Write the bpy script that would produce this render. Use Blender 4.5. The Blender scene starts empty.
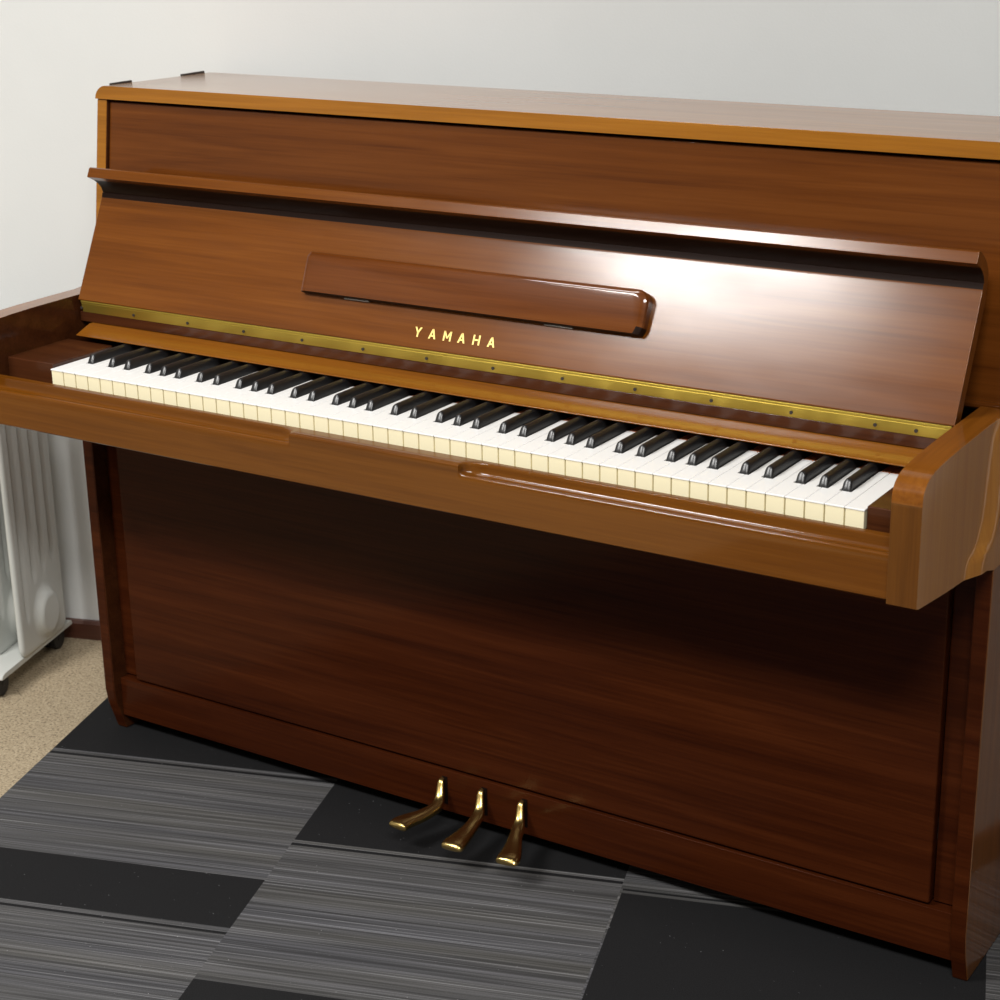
import bpy, bmesh, math, random
from mathutils import Vector, Matrix
random.seed(4)
sc = bpy.context.scene
col = sc.collection

# ------------------------------------------------------------------ camera, light, exposure
FL = 0.675                                   # key tops above the floor
TH = math.radians(17.8)                      # the piano stands turned against the wall
ROT = Matrix.Rotation(-TH, 4, 'Z')
def W(x, y, z):                              # piano axes (z from the key tops) -> room
    return ROT @ Vector((x, y, z + FL))

cp = Vector((1.90680425, -1.79214513, 0.66746279))
yaw, pitch, roll = -0.571614729, 0.332450173, -0.0185059405
fw = Vector((math.sin(yaw)*math.cos(pitch), math.cos(yaw)*math.cos(pitch), -math.sin(pitch)))
rt = Vector((math.cos(yaw), -math.sin(yaw), 0)); up = rt.cross(fw)
rt, up = math.cos(roll)*rt + math.sin(roll)*up, -math.sin(roll)*rt + math.cos(roll)*up
cd = bpy.data.cameras.new('camera'); cam = bpy.data.objects.new('camera', cd); col.objects.link(cam)
m = Matrix((rt, up, -fw)).transposed().to_4x4(); m.translation = cp + Vector((0, 0, FL))
cam.matrix_world = ROT @ m
cd.sensor_width = 36; cd.lens = 36*1.84602336; cd.clip_start = .05
cd.dof.use_dof = True; cd.dof.focus_distance = 2.35; cd.dof.aperture_fstop = 13
sc.camera = cam

world = bpy.data.worlds.new('world'); sc.world = world; world.use_nodes = True
world.node_tree.nodes['Background'].inputs[0].default_value = (.9, .95, 1, 1)
world.node_tree.nodes['Background'].inputs[1].default_value = .0
sc.view_settings.view_transform = 'Standard'; sc.view_settings.look = 'None'
sc.view_settings.gamma = 1; sc.view_settings.use_curve_mapping = False
sc.view_settings.exposure = 0.02

CEIL = 2.55
def ceiling_lamp(name, x, y, sx, sy, power, color=(1, .98, .95)):
    ld = bpy.data.lights.new(name, 'AREA'); ld.shape = 'RECTANGLE'; ld.size = sx; ld.size_y = sy
    ld.energy = power; ld.color = color
    o = bpy.data.objects.new(name, ld); col.objects.link(o); o.location = (x, y, CEIL-.03)
    return o
ceiling_lamp('ceiling_lamp', -.90, -1.70, .86, .50, 80)
ceiling_lamp('ceiling_lamp', 1.22, -2.35, 1.0, .6, 78)
ceiling_lamp('ceiling_lamp', -.20, -.60, .9, .3, 19)  # added out of view to brighten the wall behind the radiator

# ------------------------------------------------------------------ materials
def new_mat(name):
    mt = bpy.data.materials.new(name); mt.use_nodes = True
    nt = mt.node_tree; return mt, nt, nt.nodes['Principled BSDF']
def simple(name, rgb, rough=.5, metal=0, coat=0, spec=.5):
    mt, nt, b = new_mat(name)
    b.inputs['Base Color'].default_value = (*rgb, 1); b.inputs['Roughness'].default_value = rough
    b.inputs['Metallic'].default_value = metal; b.inputs['Coat Weight'].default_value = coat
    b.inputs['Coat Roughness'].default_value = .12; b.inputs['Specular IOR Level'].default_value = spec
    return mt
def nmath(nt, op, a, b=None, c=None):
    n = nt.nodes.new('ShaderNodeMath'); n.operation = op
    for i, v in enumerate((a, b, c)):
        if v is None: continue
        if isinstance(v, (int, float)): n.inputs[i].default_value = v
        else: nt.links.new(v, n.inputs[i])
    return n.outputs[0]
def ramp(nt, fac, stops):
    r = nt.nodes.new('ShaderNodeValToRGB'); els = r.color_ramp.elements
    while len(els) < len(stops): els.new(.5)
    for e, (p, c) in zip(els, stops): e.position = p; e.color = (*c, 1)
    nt.links.new(fac, r.inputs[0]); return r.outputs[0]
def mixc(nt, fac, a, b, mode='MIX'):
    n = nt.nodes.new('ShaderNodeMix'); n.data_type = 'RGBA'; n.blend_type = mode
    for s, v in (('Factor', fac), ):
        if isinstance(v, (int, float)): n.inputs[0].default_value = v
        else: nt.links.new(v, n.inputs[0])
    for i, v in ((6, a), (7, b)):
        if isinstance(v, tuple): n.inputs[i].default_value = (*v, 1)
        else: nt.links.new(v, n.inputs[i])
    return n.outputs[2]
def coords(nt, scale, loc=(0, 0, 0), rotz=0):
    tc = nt.nodes.new('ShaderNodeTexCoord'); mp = nt.nodes.new('ShaderNodeMapping')
    mp.inputs['Scale'].default_value = scale; mp.inputs['Location'].default_value = loc
    mp.inputs['Rotation'].default_value = (0, 0, rotz)
    nt.links.new(tc.outputs['Object'], mp.inputs[0]); return mp.outputs[0]
def noise(nt, vec, scale, detail=4, rough=.55, dist=0):
    n = nt.nodes.new('ShaderNodeTexNoise'); n.inputs['Scale'].default_value = scale
    n.inputs['Detail'].default_value = detail; n.inputs['Roughness'].default_value = rough
    n.inputs['Distortion'].default_value = dist
    nt.links.new(vec, n.inputs['Vector']); return n.outputs['Fac']
def wood(name, dark, mid, light, rough=.32, coat=.6, coat_rough=.1, axis='X', spec=.5, seed=0, blotch=.0):
    mt, nt, b = new_mat(name)
    k = {'X': (1.3, 26, 26), 'Y': (26, 1.3, 26), 'Z': (26, 26, 1.3)}[axis]
    v = coords(nt, k, (seed, seed*.7, seed*1.3))
    n1 = noise(nt, v, 1.6, 5, .6, .6)
    k2 = {'X': (3, 160, 160), 'Y': (160, 3, 160), 'Z': (160, 160, 3)}[axis]
    n2 = noise(nt, coords(nt, k2), 1.5, 3, .6)
    f = nmath(nt, 'ADD', nmath(nt, 'MULTIPLY', n1, .62), nmath(nt, 'MULTIPLY', n2, .38))
    c = ramp(nt, f, [(.30, dark), (.5, mid), (.72, light)])
    nt.links.new(c, b.inputs['Base Color'])
    n3 = noise(nt, coords(nt, (1.2, 4, 4), (seed*3, 0, 2)), 3.5, 4, .6)
    rr = nmath(nt, 'ADD', rough-.06, nmath(nt, 'MULTIPLY', n3, .12))
    nt.links.new(rr, b.inputs['Roughness'])
    b.inputs['Specular IOR Level'].default_value = spec
    b.inputs['Coat Weight'].default_value = coat
    cr = nmath(nt, 'ADD', coat_rough-.02, nmath(nt, 'MULTIPLY', n3, .06+blotch))
    nt.links.new(cr, b.inputs['Coat Roughness'])
    bp_ = nt.nodes.new('ShaderNodeBump'); bp_.inputs['Strength'].default_value = .04; bp_.inputs['Distance'].default_value = .002
    nt.links.new(n2, bp_.inputs['Height']); nt.links.new(bp_.outputs[0], b.inputs['Normal'])
    return mt
M = {}
M['panel'] = wood('mahogany_veneer', (0.0707, 0.0180, 0.0024), (0.1104, 0.0304, 0.0039), (0.1458, 0.0437, 0.0064), seed=1, spec=.08)
M['fall'] = wood('mahogany_fallboard', (0.0920, 0.0249, 0.0022), (0.1360, 0.0394, 0.0036), (0.1760, 0.0554, 0.0058), seed=5, coat=.62, coat_rough=.085, rough=.36, blotch=.14, spec=.08)
M['slip'] = wood('key_slip_wood', (0.0828, 0.0243, 0.0018), (0.1188, 0.0377, 0.0028), (0.1575, 0.0536, 0.0049), seed=25, coat=.65, coat_rough=.06, spec=.05)
M['armend'] = wood('arm_end_wood', (0.0666, 0.0213, 0.0018), (0.1035, 0.0352, 0.0031), (0.1350, 0.0485, 0.0049), axis='Z', seed=28, coat=.8, coat_rough=.09, spec=.08)
M['name'] = wood('name_board_wood', (0.1368, 0.0428, 0.0039), (0.1944, 0.0661, 0.0058), (0.2448, 0.0881, 0.0084), seed=41, coat=.7, coat_rough=.12, spec=.08)
M['red'] = wood('red_mahogany', (0.0234, 0.0049, 0.0018), (0.0450, 0.0099, 0.0027), (0.0720, 0.0171, 0.0045), seed=9, coat=.12, spec=.03, coat_rough=.14)
M['shelf'] = wood('reddish_shelf_wood', (0.0712, 0.0181, 0.0026), (0.1140, 0.0307, 0.0043), (0.1520, 0.0451, 0.0068), seed=31, coat=.9, coat_rough=.06, spec=.08)
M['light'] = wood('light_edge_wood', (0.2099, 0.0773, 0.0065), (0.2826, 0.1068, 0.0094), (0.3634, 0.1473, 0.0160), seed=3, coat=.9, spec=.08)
M['arm'] = wood('arm_wood', (0.1104, 0.0318, 0.0033), (0.1766, 0.0560, 0.0053), (0.2355, 0.0796, 0.0086), axis='Y', seed=12, coat=.9, coat_rough=.08, spec=.08)
M['armside_lit'] = wood('arm_side_lit_wood', (.29, .105, .014), (.36, .145, .02), (.43, .185, .03), axis='Z', seed=17, coat=1, coat_rough=.09, spec=.08)  # paler than the arm, to carry the wall's reflected brightness
M['side'] = wood('side_wood', (.11, .036, .007), (.17, .06, .012), (.22, .08, .018), axis='Z', seed=7, coat=1, coat_rough=.06, spec=.08)
M['block_and_shade'] = wood('dark_block_and_shade_wood', (.035, .010, .004), (.060, .018, .006), (.085, .028, .009), seed=14, spec=.08)  # key block wood; also stands in for shade on inner faces
M['stain_and_shade'] = simple('black_stained_cove_and_shade', (.012, .005, .003), .4, spec=.12)  # stained cove; also the shade painted under the music shelf
M['dark'] = simple('recess_shade_wood', (.008, .004, .003), .8, spec=.05)  # near black, shade of slots and under-piano gap put into the colour
M['brass'] = simple('polished_brass', (.60, .43, .16), .27, 1)
M['brass_old'] = simple('dull_brass_hinge', (.56, .41, .07), .36, .85)
M['steel'] = simple('dull_steel', (.35, .34, .32), .4, .9)
M['hinge_dark'] = simple('dark_metal_strap', (.06, .05, .045), .5, .5)
M['gold'] = simple('gold_letters', (.95, .72, .22), .35, .25)
M['ivory_top'] = simple('white_key_plastic', (.88, .88, .87), .22)
M['ivory_front'] = simple('cream_key_front', (.92, .84, .58), .35)
M['key_wood'] = simple('key_stick_wood', (.50, .17, .07), .6)
M['ebony'] = simple('black_key_plastic', (.010, .010, .011), .34, spec=.8)
M['enamel'] = simple('white_enamel', (.53, .545, .52), .35)
M['rubber'] = simple('black_rubber', (.012, .012, .013), .5)
M['base'] = wood('dark_skirting', (.05, .016, .009), (.075, .024, .013), (.1, .034, .018), seed=20, coat=.2, rough=.45)

def wall_mat():
    mt, nt, b = new_mat('off_white_wall')
    n = noise(nt, coords(nt, (1, 1, 1)), 3, 3)
    c = ramp(nt, n, [(.3, (.675, .69, .685)), (.7, (.71, .725, .72))])
    nt.links.new(c, b.inputs['Base Color']); b.inputs['Roughness'].default_value = .7
    n2 = noise(nt, coords(nt, (1, 1, 1)), 260, 2)
    bp_ = nt.nodes.new('ShaderNodeBump'); bp_.inputs['Strength'].default_value = .12; bp_.inputs['Distance'].default_value = .0015
    nt.links.new(n2, bp_.inputs['Height']); nt.links.new(bp_.outputs[0], b.inputs['Normal'])
    return mt
M['wall'] = wall_mat()
M['ceiling'] = simple('ceiling_grey', (.32, .32, .31), .8)
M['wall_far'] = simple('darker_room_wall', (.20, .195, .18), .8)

def floor_mat():
    mt, nt, b = new_mat('beige_speckled_floor')
    v = coords(nt, (1, 1, 1))
    n = noise(nt, v, 230, 3, .7); n1 = noise(nt, v, 90, 3)
    c = ramp(nt, n, [(.34, (.075, .053, .032)), (.45, (.31, .245, .155)), (.62, (.46, .385, .27))])
    c2 = mixc(nt, .2, c, ramp(nt, n1, [(.35, (.22, .16, .10)), (.65, (.45, .36, .24))]))
    nt.links.new(c2, b.inputs['Base Color']); b.inputs['Roughness'].default_value = .75
    return mt
M['floor'] = floor_mat()

# carpet rectangles in room axes: u0,u1,v0,v1 of the plain charcoal bands
BANDS = [(-.14, .353, .131, .62), (.353, .843, -.063, .35), (-.14, .353, -.306, -.179),
         (.353, .843, -.62, -.427), (.846, 1.333, -.60, -.101)]
LINES = [(-.14, .353, .114, .121), (.353, .843, -.078, -.071), (-.14, .353, -.322, -.316), (.846, 1.333, -.094, -.089)]
def carpet_mat():
    mt, nt, b = new_mat('striped_carpet_tile')
    tc = nt.nodes.new('ShaderNodeTexCoord'); sp = nt.nodes.new('ShaderNodeSeparateXYZ')
    nt.links.new(tc.outputs['Object'], sp.inputs[0]); U, V = sp.outputs[0], sp.outputs[1]
    tile = nmath(nt, 'FLOOR', nmath(nt, 'DIVIDE', nmath(nt, 'ADD', U, .137), .49))
    def strip(ku, kv, seed, sc_, det):
        cb = nt.nodes.new('ShaderNodeCombineXYZ')
        nt.links.new(nmath(nt, 'MULTIPLY', U, ku), cb.inputs[0]); nt.links.new(nmath(nt, 'MULTIPLY', V, kv), cb.inputs[1])
        nt.links.new(nmath(nt, 'MULTIPLY', tile, 7.3+seed), cb.inputs[2]); return noise(nt, cb.outputs[0], sc_, det, .65)
    a = strip(1.6, 190, 0, 1, 3); bb = strip(1.8, 420, 3, 1, 1); cc = strip(.7, 16, 5, 1, 2)
    base = ramp(nt, cc, [(.35, (.066, .066, .071)), (.65, (.080, .078, .075))])
    st = ramp(nt, a, [(.38, (.58, .58, .58)), (.52, (1, 1, 1)), (.68, (1.5, 1.5, 1.55))])
    c = mixc(nt, 1, base, st, 'MULTIPLY')
    hl = ramp(nt, bb, [(.60, (0, 0, 0)), (.68, (.11, .11, .115))])
    c = mixc(nt, .8, c, hl, 'ADD')
    def mask(rects):
        tot = None
        for u0, u1, v0, v1 in rects:
            f = nmath(nt, 'MULTIPLY', nmath(nt, 'MULTIPLY', nmath(nt, 'GREATER_THAN', U, u0), nmath(nt, 'LESS_THAN', U, u1)),
                      nmath(nt, 'MULTIPLY', nmath(nt, 'GREATER_THAN', V, v0), nmath(nt, 'LESS_THAN', V, v1)))
            tot = f if tot is None else nmath(nt, 'MAXIMUM', tot, f)
        return tot
    pile = noise(nt, tc.outputs['Object'], 700, 2)
    dk = ramp(nt, pile, [(.3, (.008, .008, .0085)), (.7, (.015, .015, .016))])
    c = mixc(nt, mask(BANDS+LINES), c, dk)
    lint = nmath(nt, 'GREATER_THAN', noise(nt, tc.outputs['Object'], 330, 0), .875)
    c = mixc(nt, nmath(nt, 'MULTIPLY', lint, .7), c, (.35, .35, .36))
    gr = ramp(nt, pile, [(.3, (.8, .8, .8)), (.7, (1.2, 1.2, 1.2))])
    c = mixc(nt, 1, c, gr, 'MULTIPLY')
    nt.links.new(c, b.inputs['Base Color']); b.inputs['Roughness'].default_value = .95
    b.inputs['Specular IOR Level'].default_value = .15
    return mt
M['carpet'] = carpet_mat()

# ------------------------------------------------------------------ mesh helpers
class MB:
    def __init__(s, off=(0, 0, 0)): s.v = []; s.f = []; s.m = []; s.off = Vector(off)
    def add(s, vs, fs, mi=0):
        k = len(s.v); s.v += [Vector(v) for v in vs]; s.f += [tuple(i+k for i in f) for f in fs]; s.m += [mi]*len(fs)
    def box(s, x0, x1, y0, y1, z0, z1, mi=0):
        s.add([(x, y, z) for x in (x0, x1) for y in (y0, y1) for z in (z0, z1)],
              [(0, 1, 3, 2), (4, 6, 7, 5), (0, 4, 5, 1), (2, 3, 7, 6), (0, 2, 6, 4), (1, 5, 7, 3)], mi)
    def prism(s, poly, a, b, axis='X', mi=0):
        n = len(poly)
        P = {'X': lambda p, t: (t, p[0], p[1]), 'Y': lambda p, t: (p[0], t, p[1]), 'Z': lambda p, t: (p[0], p[1], t)}[axis]
        s.add([P(p, a) for p in poly]+[P(p, b) for p in poly],
              [tuple(range(n)), tuple(range(2*n-1, n-1, -1))]+[(i, i+n, (i+1) % n+n, (i+1) % n) for i in range(n)], mi)
    def loft(s, rings, cap=True, mi=0):
        n = len(rings[0]); vs = [p for r in rings for p in r]; fs = []
        for i in range(len(rings)-1):
            for j in range(n):
                k = (j+1) % n; fs.append((i*n+j, i*n+k, (i+1)*n+k, (i+1)*n+j))
        if cap: fs += [tuple(range(n-1, -1, -1)), tuple((len(rings)-1)*n+i for i in range(n))]
        s.add(vs, fs, mi)
    def cyl(s, c, r, h, axis='Z', n=24, mi=0, r2=None):
        r2 = r if r2 is None else r2; c = Vector(c)
        ax = {'X': Vector((1, 0, 0)), 'Y': Vector((0, 1, 0)), 'Z': Vector((0, 0, 1))}[axis]
        u = {'X': Vector((0, 1, 0)), 'Y': Vector((0, 0, 1)), 'Z': Vector((1, 0, 0))}[axis]; w = ax.cross(u)
        rg = lambda t, q: [c+ax*t+(u*math.cos(a)+w*math.sin(a))*q for a in [2*math.pi*i/n for i in range(n)]]
        s.loft([rg(0, r), rg(h, r2)], mi=mi)
    def build(s, name, mats, parent=None, bevel=0, seg=2, angle=35, T=None):
        me = bpy.data.meshes.new(name)
        vs = [(T(v) if T else v)-s.off for v in s.v]
        me.from_pydata([tuple(v) for v in vs], [], s.f)
        if not isinstance(mats, (list, tuple)): mats = [mats]
        for q in mats: me.materials.append(q)
        for p, mi in zip(me.polygons, s.m): p.material_index = mi
        bm = bmesh.new(); bm.from_mesh(me); bmesh.ops.recalc_face_normals(bm, faces=bm.faces); bm.to_mesh(me); bm.free()
        me.polygons.foreach_set('use_smooth', [True]*len(me.polygons))
        me.set_sharp_from_angle(angle=math.radians(angle))
        o = bpy.data.objects.new(name, me); col.objects.link(o)
        if parent: o.parent = parent
        if bevel:
            b = o.modifiers.new('bevel', 'BEVEL'); b.width = bevel; b.segments = seg; b.limit_method = 'ANGLE'
            b.angle_limit = math.radians(30); b.harden_normals = True
        return o
def empty(name, loc, rz=0):
    o = bpy.data.objects.new(name, None); col.objects.link(o); o.location = loc; o.rotation_euler = (0, 0, rz)
    o.empty_display_size = .05; return o
def tag(o, label, cat, group=None):
    o['label'] = label; o['category'] = cat
    if group: o['group'] = group
    return o
def struct(o): o['kind'] = 'structure'; return o

# ------------------------------------------------------------------ the room
VW = .570                                    # back wall plane in room axes
X0, X1, Y0 = -2.3, 2.25, -4.2
XN, VN = 1.485, -.118                         # right wall near the piano; its front end placed to darken the arm's flare
b = MB(); b.box(X0-.1, X1+.1, Y0-.1, VW+.1, -.1, -.004); struct(b.build('floor', M['floor']))
b = MB(); b.box(X0-.1, XN+.05, VW, VW+.1, -.004, CEIL); struct(b.build('wall_back', M['wall']))
b = MB(); b.box(XN+.05, X1+.1, VW, VW+.1, -.004, CEIL); struct(b.build('wall_unseen_dark', M['wall_far']))  # unseen dark piece, added for the arm's flare to mirror
b = MB(); b.box(X0-.1, X0, Y0, VW, -.004, CEIL); struct(b.build('wall_left', M['wall_far']))
b = MB(); b.box(X1, X1+.1, Y0, VW, -.004, CEIL); struct(b.build('wall_right', M['wall_far']))
b = MB(); b.box(XN, XN+.05, VN, VW, -.004, CEIL); struct(b.build('wall_right', M['wall']))
b = MB(); b.box(X0-.1, X1+.1, Y0-.1, Y0, -.004, CEIL); struct(b.build('wall_front', M['wall_far']))
b = MB(); b.box(X0-.1, X1+.1, Y0-.1, VW+.1, CEIL, CEIL+.1); struct(b.build('ceiling', M['ceiling']))
b = MB(); b.prism([(VW-.012, -.004), (VW-.012, .026), (VW-.008, .031), (VW, .031), (VW, -.004)], X0, XN, 'X'); struct(b.build('baseboard_back', M['base']))
b = MB(); b.prism([(XN, -.004), (XN-.012, -.004), (XN-.012, .040), (XN-.008, .045), (XN, .045)], VN, VW-.012, 'Y'); struct(b.build('baseboard_right', M['base']))
b = MB(); b.box(-.135, XN-.015, Y0+.01, .45, -.004, 0)
tag(b.build('carpet', M['carpet'], bevel=.001), 'grey striped carpet tiles with charcoal bands laid over beige floor under the piano', 'carpet')

# ------------------------------------------------------------------ the piano (piano axes, z from key tops)
PC = Vector((.5887, .33, -FL))
root = empty('upright_piano', W(.5887, .33, -FL), -TH)
tag(root, 'brown mahogany upright piano with open fallboard and three brass pedals', 'piano')
def PB(): return MB(off=PC)
XL, XR, TK = -.1355, 1.3128, .0204           # outer sides and board thickness
XC = .5887
def mir(x): return 2*XC-x
def yfront(z): return .2752-(.338-z)*.145    # leaning front of the upper case
FLR = -FL+.004-.004

SIDE_OUT = [(yfront(.341), .341), (yfront(.066), .066), (.215, .055), (.20, -.08), (.178, -.115), (.177, -.60), (.181, -.625), (.198, -FL), (.505, -FL), (.505, .338)]
for x0, x1 in ((XL, XL+TK), (XR-TK, XR)):
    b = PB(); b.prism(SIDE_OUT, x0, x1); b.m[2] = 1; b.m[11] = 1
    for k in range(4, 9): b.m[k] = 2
    b.m[1 if x0 < 0 else 0] = 3  # inner face darkened, its shade put into the wood colour
    b.build('side_panel', [M['side'], M['light'], M['red'], M['block_and_shade']], root, bevel=.0025)

# lid with rounded ends
def lid_section(t, y, z):
    r = .019; pts = []
    for i in range(7):
        a = math.pi-i*math.pi/12; pts.append((XL+r+r*math.cos(a), z-r+r*math.sin(a)))
    for i in range(7):
        a = math.pi/2-i*math.pi/12; pts.append((XR-r+r*math.cos(a), z-r+r*math.sin(a)))
    pts += [(XR, z-t), (XL, z-t)]
    return [Vector((x, y, zz)) for x, zz in pts]
b = PB(); rings = [lid_section(.0195, .2735, .3603), lid_section(.0195, .516, .3565)]
for p, zf in zip(rings[0], [0]*99): p.y = .2745+(p.z-.3603)*.145
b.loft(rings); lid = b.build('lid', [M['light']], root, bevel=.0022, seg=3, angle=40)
for y0, y1, z in ((.300, .346, .3602), (.460, .514, .3578)):
    b = PB(); b.box(XL+.004, XL+.0085, y0, y1, z-.004, z+.0008); b.build('lid_hinge', M['hinge_dark'], lid, bevel=.0008)

# upper front panel and its bottom moulding
b = PB(); zt, zb = .3365, .0585
b.prism([(yfront(zt)+.006, zt), (yfront(zb)+.006, zb), (yfront(zb)+.024, zb), (yfront(zt)+.024, zt)], XL+TK+.001, XR-TK-.001)
b.build('upper_panel', M['panel'], root, bevel=.0015)
b = PB(); b.prism([(.2395, .058), (.236, .061), (.236, .065), (.2395, .068), (.246, .068), (.246, .058)], XL+TK+.0005, XR-TK-.0005)
b.build('panel_moulding', M['panel'], root, bevel=.001)
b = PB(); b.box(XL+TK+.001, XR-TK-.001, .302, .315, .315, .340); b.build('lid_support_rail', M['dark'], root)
b = PB(); b.box(XL+TK+.0005, XR-TK-.0005, .488, .503, -.62, .335); b.build('back_board', M['block_and_shade'], root)
b = PB(); b.box(XL+TK+.0005, XR-TK-.0005, .171, .262, .02, .035); b.build('inner_shelf', M['block_and_shade'], root)

# arms, flaring out into the sides
YC = [(-.12, .098), (-.093, .103), (-.082, .106), (-.073, .1315), (-.048, .148), (-.0116, .1545), (.0245, .1607), (.0472, .1655), (.066, .184), (.08, .19)]
TOP = [(-.0505, .032), (-.0497, .0425), (-.047, .048), (-.043, .0525), (-.037, .0562), (-.029, .0592), (-.0162, .0618), (.01, .0640), (.06, .0655), (.14, .0662), (.30, .0662)]
BOT = [(-.0505, -.0815), (-.045, -.0835), (.036, -.094), (.10, -.1005), (.153, -.1045), (.18, -.113), (.30, -.113)]
def lerp(tab, x):
    if x <= tab[0][0]: return tab[0][1]
    for (a, p), (c, q) in zip(tab, tab[1:]):
        if x <= c: return p+(q-p)*(x-a)/(c-a)
    return tab[-1][1]
def arm(side):
    ys = [-.0505, -.0497, -.047, -.043, -.037, -.029, -.0162, 0, .02, .04, .06, .08, .09]+[.10+.005*i for i in range(25)]+[.225]
    nz = 36; rings = []
    for y in ys:
        zb_, zt_ = lerp(BOT, y), lerp(TOP, y); outer = []; inner = []
        for j in range(nz+1):
            z = zb_+(zt_-zb_)*j/nz
            t = max(0, min(1, (y-lerp(YC, z))/.035))
            x = 1.3035+.0094*t
            outer.append((x, z)); inner.append((1.2697, z))
        ring = [Vector((x if side > 0 else mir(x), y, z)) for x, z in outer+inner[::-1]]
        rings.append(ring)
    b = PB(); b.loft(rings)
    n = len(rings[0])
    for k in range(len(b.f)-2):
        j = k % n
        if j < nz: b.m[k] = 1
        elif nz < j < n-1: b.m[k] = 2  # inner faces, unlit look painted with the dark wood
    b.m[-2] = 3
    o = b.build('arm', [M['arm'], M['armside_lit'], M['block_and_shade'], M['armend']], root, bevel=.0016, angle=28); return o
arm(1); arm(-1)
AI, AO = 1.2697, mir(1.2697)                 # inner faces of the arms (right, left)

# key bed and key slip with its two scooped finger grips
b = PB(); b.box(AO+.0005, AI-.0005, -.0385, .185, -.0811, -.055); b.build('key_bed', M['red'], root)
def slip_profile(w):                         # w=1 full, 0 scooped
    full = [(-.0150, -.0157), (-.0160, -.0157), (-.0375, -.0157), (-.0393, -.0158), (-.0408, -.0163), (-.0418, -.0173), (-.0423, -.0188), (-.0423, -.0205), (-.0423, -.023), (-.0423, -.025), (-.0423, -.027), (-.0423, -.029), (-.0423, -.031), (-.0423, -.0335), (-.0423, -.036)]
    scoop = [(-.0150, -.0157), (-.0160, -.0157), (-.0236, -.0157), (-.0247, -.0160), (-.0252, -.0168), (-.0254, -.0215), (-.0260, -.0258), (-.0276, -.0292), (-.0303, -.0308), (-.0340, -.0303), (-.0370, -.0290), (-.0392, -.0286), (-.0409, -.0292), (-.0419, -.0306), (-.0423, -.0335)]
    p = [(a[0]*w+c[0]*(1-w), a[1]*w+c[1]*(1-w)) for a, c in zip(full, scoop)]
    return p+[(-.0423, -.0400), (-.0423, -.0785), (-.0423, -.0795), (-.0408, -.0811), (-.013, -.0811)]
def wgt(x):
    if x < .463: d = (x-.433)/.030
    elif x > .722: d = 1-(x-.722)/.034
    else: d = 1
    if x > .722: d = 1-(x-.722)/.034
    d = max(0, min(1, d)); return 1-math.sqrt(max(0, 1-d*d)) if d < 1 else 1
xs = [AO+.0003, .2, .41]+[.431+.002*i for i in range(18)]+[.5, .6, .7]+[.720+.002*i for i in range(20)]+[.9, 1.05, 1.2, AI-.0003]
b = PB(); b.loft([[Vector((x, y, z)) for y, z in slip_profile(wgt(x))] for x in xs])
b.build('key_slip', M['slip'], root, angle=40)

# key blocks
b = PB(); b.box(AO+.0004, -.0015, .006, .128, -.054, .0055); b.build('key_block', M['block_and_shade'], root, bevel=.0015)
b = PB(); b.box(1.2228, AI-.0004, .004, .128, -.054, .0035); b.build('key_block', M['block_and_shade'], root, bevel=.0015)

# nameboard above the rear of the keys
b = PB(); b.prism([(.1215, .0140), (.1220, .0155), (.1505, .0262), (.168, .0262), (.168, .0140)], -.068, AI-.0005)
b.build('name_board', M['name'], root, bevel=.0006)

# white keys
KW, GAP = .0235, .00045
WN = 'CDEFGAB'; BOFF = {'C': -.0032, 'D': .0032, 'F': -.0042, 'G': 0., 'A': .0042}
BW = .0118
def white_key(x0, note, first, last):
    l, r = x0+GAP, x0+KW-GAP
    li = ri = 0
    prev = WN[WN.index(note)-1]
    cut = BW/2+.0012
    xl = l if (first or prev not in BOFF) else x0+BOFF[prev]+cut
    xr = r if (last or note not in BOFF) else x0+KW+BOFF[note]-cut
    def outline(yf, yb, e=0): 
        p = [(l+e, yf), (r-e, yf)]
        p += [(r-e, .0488), (xr, .0488)] if xr != r else []
        p += [(xr, yb), (xl, yb)]
        p += [(xl, .0488), (l+e, .0488)] if xl != l else []
        return p
    b = MB(off=PC)
    b.prism(outline(0, .1335, -.0003), -.0022, 0, 'Z', 0)
    b.prism(outline(.0009, .1335, .0003), -.024, -.0023, 'Z', 1)
    b.box(xl, xr, .1338, .166, -.02, -.0012, 2)
    return b.build('white_key', [M['ivory_top'], M['ivory_front'], M['key_wood']], root, bevel=.0006, seg=1)
seq = ['A', 'B']+list(WN)*7+['C']
for i, nme in enumerate(seq): white_key(i*KW, nme, i == 0, i == 51)
# black keys
def black_key():
    b = MB()
    def ring(y, z0, z1, wb, wt):
        pts = [(-wb/2, z0)]; r = wt*.42
        pts += [(-wt/2-.0002, z1-r)]
        for a in (150, 120, 90, 60, 30): pts.append((math.cos(math.radians(a))*wt/2*.97, z1-r+r*math.sin(math.radians(a))))
        pts += [(wt/2+.0002, z1-r), (wb/2, z0)]
        return [Vector((x, y, z)) for x, z in pts]
    rs = []
    for y, zt_, wt in ((.0, -.0035, .0112), (.0002, .0006, .0108), (.0018, .0040, .0104), (.0050, .0098, .0096), (.0060, .0112, .0093), (.0078, .0120, .0090), (.011, .0123, .0090), (.118, .0123, .0092)):
        rs.append(ring(y, -.006, zt_, BW, wt))
    # slanted nose: bottom edge stays in front
    b.loft(rs); return b.build('black_key', M['ebony'], root, angle=50)
bk = black_key(); used = False
for i, nme in enumerate(seq[:-1]):
    if nme in BOFF:
        o = bk if not used else bk.copy()
        if used: col.objects.link(o)
        used = True; o.parent = root; o.location = Vector(((i+1)*KW+BOFF[nme], .0500, 0))-PC

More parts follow.
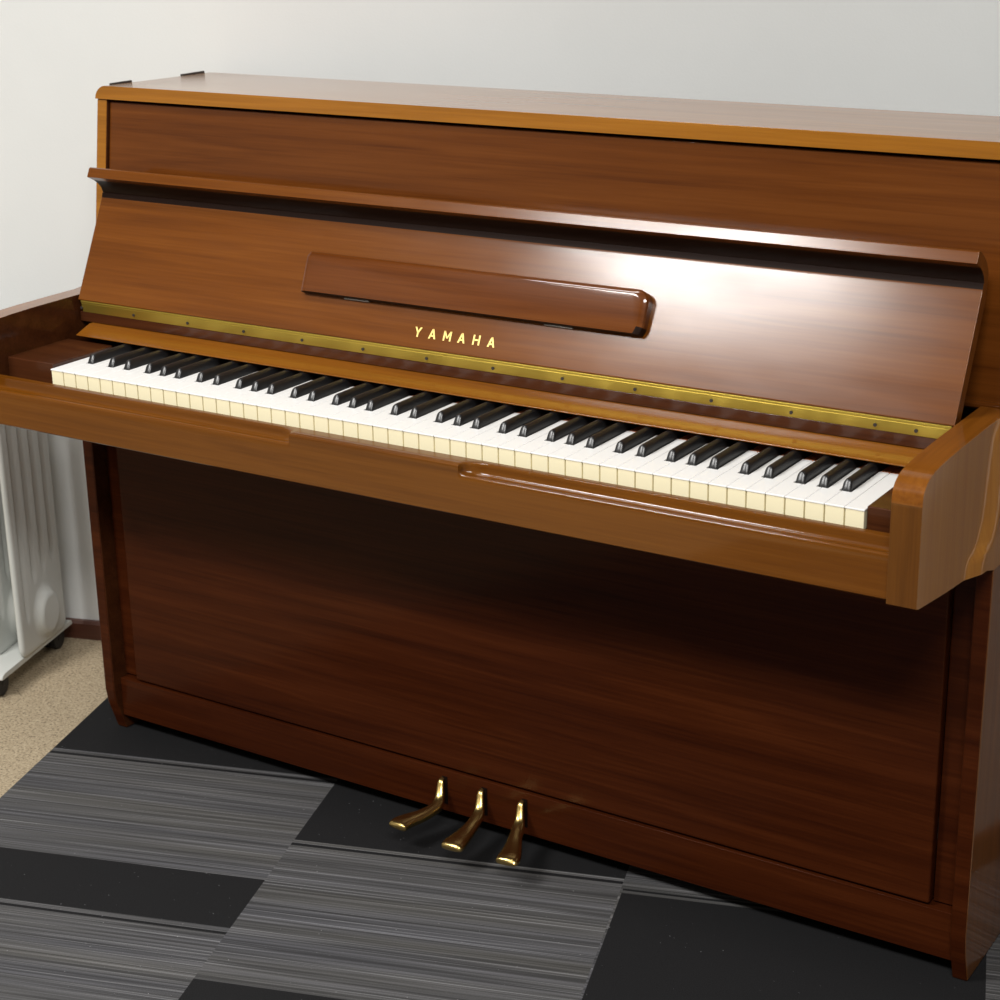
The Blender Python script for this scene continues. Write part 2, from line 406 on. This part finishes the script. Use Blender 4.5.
# fallboard, leaning back, with ledge, brass hinge, lettering and folded music shelf
LN = math.radians(25.4); SD = Vector((0, math.sin(LN), math.cos(LN))); ND = Vector((0, -math.cos(LN), math.sin(LN)))
F0 = Vector((0, .1510, .0605))
def FP(x, s, o): return Vector((x, 0, 0))+F0+SD*s+ND*o
FX0, FX1 = -.0872, 1.2650
def fall_poly():
    # section in (s, o): face, cove, ledge tip and back
    pts = [(0, -.001), (.001, 0), (.004, 0), (.155, 0), (.158, 0), (.165, .0015)]
    P = [(.2222, .2100), (.2188, .2185), (.2130, .2250), (.2050, .2310), (.1918, .2376), (.1978, .2500), (.2010, .2508), (.2150, .2435), (.2270, .2330), (.2360, .2200)]
    for y, z in P:
        d = Vector((0, y, z))-Vector((0, F0.y, F0.z)); pts.append((d.dot(SD), d.dot(ND)))
    pts += [(.15, -.018), (.001, -.018), (0, -.017)]
    return pts
fp_ = fall_poly()
b = PB(); b.loft([[FP(x, s, o) for s, o in fp_] for x in (FX0, FX1)])
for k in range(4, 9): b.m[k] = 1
fall = b.build('fallboard', [M['fall'], M['stain_and_shade']], root, bevel=.0012, seg=2, angle=40)
b = PB(); b.box(AO+.002, AI-.002, .1560, .168, .0268, .0415); b.build('hinge_rail', M['block_and_shade'], fall, bevel=.001)
b = PB(); b.prism([(.1555, .0418), (.1530, .0550), (.1560, .0592), (.1600, .0592), (.1600, .0418)], FX0+.004, FX1-.004)
b.cyl((FX0+.004, .1542, .0575), .0022, FX1-FX0-.008, 'X', 12)
for x in [1.2197]+[1.1705-.1045*k for k in range(13)]:
    b.cyl((x, .1539, .0480), .0022, -.0012, 'Y', 10, 1)
b.build('brass_hinge', [M['brass_old'], M['hinge_dark']], fall, angle=30)
# lettering
b = PB(); H_ = .0133; SW = .0024
def stroke(x0, s0, x1, s1, w=SW):
    a = Vector((x0, s0)); c = Vector((x1, s1)); d = (c-a).normalized()
    # horizontal-cut strokes keep flat terminals
    if abs(d.y) > .3: q = Vector((w/2/abs(d.y), 0))
    else: q = Vector((0, w/2*.85))
    P4 = [a-q, a+q, c+q, c-q]
    b.add([FP(p.x, p.y, .0001) for p in P4]+[FP(p.x, p.y, .0006) for p in P4],
          [(0, 1, 2, 3), (7, 6, 5, 4)]+[(i, i+4, (i+1) % 4+4, (i+1) % 4) for i in range(4)])
s0 = .0155; xs_ = .5215; pit = .0231
def L_A(x, w): stroke(x, s0, x+w/2, s0+H_); stroke(x+w, s0, x+w/2, s0+H_); stroke(x+w*.22, s0+H_*.3, x+w*.78, s0+H_*.3)
def L_Y(x, w): stroke(x+w/2, s0, x+w/2, s0+H_*.5); stroke(x+w/2, s0+H_*.42, x, s0+H_); stroke(x+w/2, s0+H_*.42, x+w, s0+H_)
def L_M(x, w): stroke(x, s0, x, s0+H_); stroke(x+w, s0, x+w, s0+H_); stroke(x, s0+H_, x+w/2, s0+H_*.25, SW*.8); stroke(x+w, s0+H_, x+w/2, s0+H_*.25, SW*.8)
def L_H(x, w): stroke(x, s0, x, s0+H_); stroke(x+w, s0, x+w, s0+H_); stroke(x, s0+H_*.5, x+w, s0+H_*.5)
for k, (fn, w) in enumerate(((L_Y, .0085), (L_A, .0088), (L_M, .0098), (L_A, .0088), (L_H, .0085), (L_A, .0088))):
    fn(xs_+k*pit+.001, w)
b.build('lettering', M['gold'], fall, angle=20)
# folded music shelf: a board with rounded right and left ends
b = PB(); SX0, SX1 = .3270, .8600
def shelf_outline(inset, rr=.016):
    p = [(SX0+inset, .0545+inset*.1), (SX1-.004-inset, .0545+inset*.1)]
    p += [(SX1-inset-(.004)*(1-math.sin(t)), .0545+inset*.1+.012*t/1.57) for t in (.5, 1.2)]
    c = (SX1-inset-rr, .1110-inset*.9-rr)
    p += [(c[0]+rr*math.cos(a), c[1]+rr*math.sin(a)) for a in [i*math.pi/12 for i in range(7)]]
    p += [(SX0+inset+.006, .1110-inset*.9), (SX0+inset+.001, .1110-inset*.9-.006)]
    return p
lay = [(0, .0002), (0, .0125), (.0015, .0155), (.005, .0178), (.009, .0185)]
b.loft([[FP(x, s, o*(.70+.30*(s-.0545)/.055)) for x, s in shelf_outline(i)] for i, o in lay])
nl = len(shelf_outline(0))
for k in range(len(b.m)):
    if k < nl*4 and k % nl in (0, 1, 2): b.m[k] = 1  # shelf underside coloured black for its shade
shelf = b.build('music_shelf', [M['shelf'], M['stain_and_shade']], fall, angle=25)
P4 = lambda x0, x1, sa, sb, oa, ob: [FP(x, s, o) for x in (x0, x1) for s in (sa, sb) for o in (oa, ob)]
BF = [(0, 1, 3, 2), (4, 6, 7, 5), (0, 4, 5, 1), (2, 3, 7, 6), (0, 2, 6, 4), (1, 5, 7, 3)]
for xa, xb in ((.398, .440), (.716, .758)):
    b = PB(); b.add(P4(xa, xb, .0526, .0546, .0002, .0045), BF); b.build('shelf_hinge', M['steel'], fall, bevel=.0005)

# lower panel, stiles, toe rail
PX0, PX1 = -.081, 1.258
b = PB(); b.box(PX0, PX1, .194, .212, -.578, -.0825); b.build('bottom_panel', M['red'], root, bevel=.003, seg=3)
for x0, x1 in ((XL+TK+.0003, PX0-.001), (PX1+.001, XR-TK-.0003)):
    b = PB(); b.box(x0, x1, .207, .225, -.5785, -.0825); b.build('stile', M['red'], root, bevel=.001)
b = PB(); RX0, RX1 = XL+TK+.0004, XR-TK-.0004
b.box(RX0, RX1, .1925, .225, -.648, -.5815)
b.build('toe_rail', M['red'], root, bevel=.0008, seg=1)
for xc in (.5255, .5945, .6625):
    b = PB(); b.box(xc-.0045, xc+.0045, .1912, .193, -.636, -.592); b.build('pedal_slot', M['dark'], root, bevel=.0006)
b = PB(); b.box(RX0, RX1, .24, .48, -.672, -.6485); b.build('bottom_board', M['dark'], root)

# pedals
def pedal(path, name='pedal'):
    rings = []
    n = 16; N = len(path)
    for i, (x, y, z, w, h) in enumerate(path):
        a = Vector(path[max(0, i-1)][:3]); c = Vector(path[min(N-1, i+1)][:3]); t = (c-a).normalized()
        hd = Vector((c.x-a.x, min(-.006, c.y-a.y), 0)).normalized()
        side = Vector((-hd.y, hd.x, 0)); u = t.cross(side).normalized()
        ring = []
        for k in range(n):
            an = 2*math.pi*k/n; ca, sa = math.cos(an), math.sin(an)
            ca = math.copysign(abs(ca)**.6, ca); sa = math.copysign(abs(sa)**.75, sa)
            ring.append(Vector((x, y, z))+side*ca*w/2+u*sa*h/2)
        rings.append(ring)
    # spline between rings
    R2 = []
    for i in range(len(rings)-1):
        p0 = rings[max(0, i-1)]; p1 = rings[i]; p2 = rings[i+1]; p3 = rings[min(len(rings)-1, i+2)]
        for s in range(4):
            t = s/4
            R2.append([.5*((2*p1[k])+(p2[k]-p0[k])*t+(2*p0[k]-5*p1[k]+4*p2[k]-p3[k])*t*t+(3*p1[k]-p0[k]-3*p2[k]+p3[k])*t**3) for k in range(n)])
    R2.append(rings[-1])
    b = PB(); b.loft(R2); return b.build(name, M['brass'], root, angle=60)
def ped(xr, dx, wt):
    # root, knee, neck, foot, tip : x, y, z, width, thickness
    P = [(-.0035, .1940, -.5965, .0062, .006), (-.0030, .1885, -.5995, .0080, .007), (-.0010, .1835, -.6080, .0092, .0072), (.0025, .1765, -.6195, .0118, .0085), (.006, .166, -.6265, .0150, .010),
         (.009, .150, -.6300, .0155, .0098), (.0125, .130, -.6325, .0180, .0090), (.0155, .110, -.6335, .0210, .0085), (.0180, .093, -.6335, .0235, .008), (.0192, .0835, -.6340, .0225, .0065), (.0196, .0805, -.6350, .019, .003)]
    out = []
    for x, y, z, w, h in P:
        k = max(0, (.176-y)/.1); k = min(1, k); kk = k*k*(3-2*k)
        out.append((xr+x*.9+dx*kk, y+abs(dx)*.35*kk, z+.002*kk, w*1.2*(1+(wt-1)*kk), h*(1.3+.5*kk)))
    return out
pedal(ped(.5245, -.034, 1.1)); pedal(ped(.5935, -.002, 1.22)); pedal(ped(.6615, .018, 1.2))

# ------------------------------------------------------------------ oil-filled radiator (room axes)
rx, ry = -.296, .424                         # right-hand fin plane, middle of its depth
rad = empty('oil_radiator', (rx-.15, ry, 0))
tag(rad, 'white oil-filled radiator on black castors left of the piano by the wall', 'heater')
RO = Vector((rx-.15, ry, 0))
FY0, FY1, FZ0, FZ1 = .344, .505, .044, .600
def fin(x):                                  # outer face at x
    b = MB(off=RO); ny, nz = 48, 90
    def hgt(y, z):
        t = (y-FY0)/(FY1-FY0); d = 0
        ztop = FZ1-.075; zbot = FZ0+.115
        for k in range(4):
            yc = .17+k*.215; zb_ = zbot-(.5-abs(t-.55))*.0+(.055 if k == 0 else 0)*-1+k*.008
            fall_ = min(1, max(0, (z-zb_)/.02))*min(1, max(0, (ztop-z)/.02))
            d -= .0055*math.exp(-((t-yc)/.030)**2)*fall_
        for zc in (FZ0+.060, FZ1-.05):
            r = math.hypot(y-(FY0+FY1)/2-.006, (z-zc)*.85)
            d += .014*min(1, max(0, (.040-r)/.010))
        e = min(y-FY0, FY1-y, z-FZ0, FZ1-z)
        d -= .004*(1-min(1, e/.006))**2
        return d
    def corner(y, z):
        r = .02
        cy = min(max(y, FY0+r), FY1-r); cz = min(max(z, FZ0+r), FZ1-r)
        dy, dz = y-cy, z-cz; L = math.hypot(dy, dz)
        if dy and dz:
            m_ = max(abs(dy), abs(dz)); k = m_/L; return cy+dy*k, cz+dz*k
        return y, z
    for sgn in (1, -1):
        vs = []; fs = []
        for i in range(ny+1):
            for j in range(nz+1):
                y = FY0+(FY1-FY0)*i/ny; z = FZ0+(FZ1-FZ0)*j/nz; h = hgt(y, z); y, z = corner(y, z)
                vs.append((x-.006+sgn*(.006+h), y, z))
        for i in range(ny):
            for j in range(nz):
                a = i*(nz+1)+j; fs.append((a, a+1, a+nz+2, a+nz+1))
        b.add(vs, fs)
    # rim joins the two faces
    loop = [(i, 0) for i in range(ny)]+[(ny, j) for j in range(nz)]+[(i, nz) for i in range(ny, 0, -1)]+[(0, j) for j in range(nz, 0, -1)]
    off = (ny+1)*(nz+1); n = len(loop)
    idx = [i*(nz+1)+j for i, j in loop]
    base = 0
    for k in range(n):
        a, c = idx[k], idx[(k+1) % n]; b.f.append((a, c, c+off, a+off)); b.m.append(0)
    return b.build('radiator_fin', M['enamel'], rad, angle=60)
for k in range(6): fin(rx-.0505*k)
b = MB(off=RO)
for k, zt in enumerate((FZ0+.060, FZ1-.05)):
    b = MB(off=RO); b.cyl((rx-.29, ry+.006, zt), .022, .28, 'X', 20); b.build('oil_tube', M['enamel'], rad, angle=40)
for k in (0, 1):
    xf = rx-.028 if k == 0 else rx-.225
    b = MB(off=RO)
    prof = [(.275, .038), (.278, .044), (.287, .047), (.345, .047), (.525, .047), (.532, .044), (.535, .038), (.532, .036), (.278, .036)]
    b.prism(prof, xf-.040, xf+.022, 'X')
    ft = b.build('foot_plate', M['enamel'], rad, bevel=.003, seg=3)
    for yc in (.302, .508):
        b = MB(off=RO); b.cyl((xf-.006, yc, .018), .020, .013, 'X', 28); b.cyl((xf-.026, yc, .018), .020, .013, 'X', 28)
        b.cyl((xf-.028, yc, .018), .006, .036, 'X', 12); b.box(xf-.011, xf-.003, yc-.008, yc+.008, .018, .037)
        b.build('castor', M['rubber'], ft, bevel=.002)
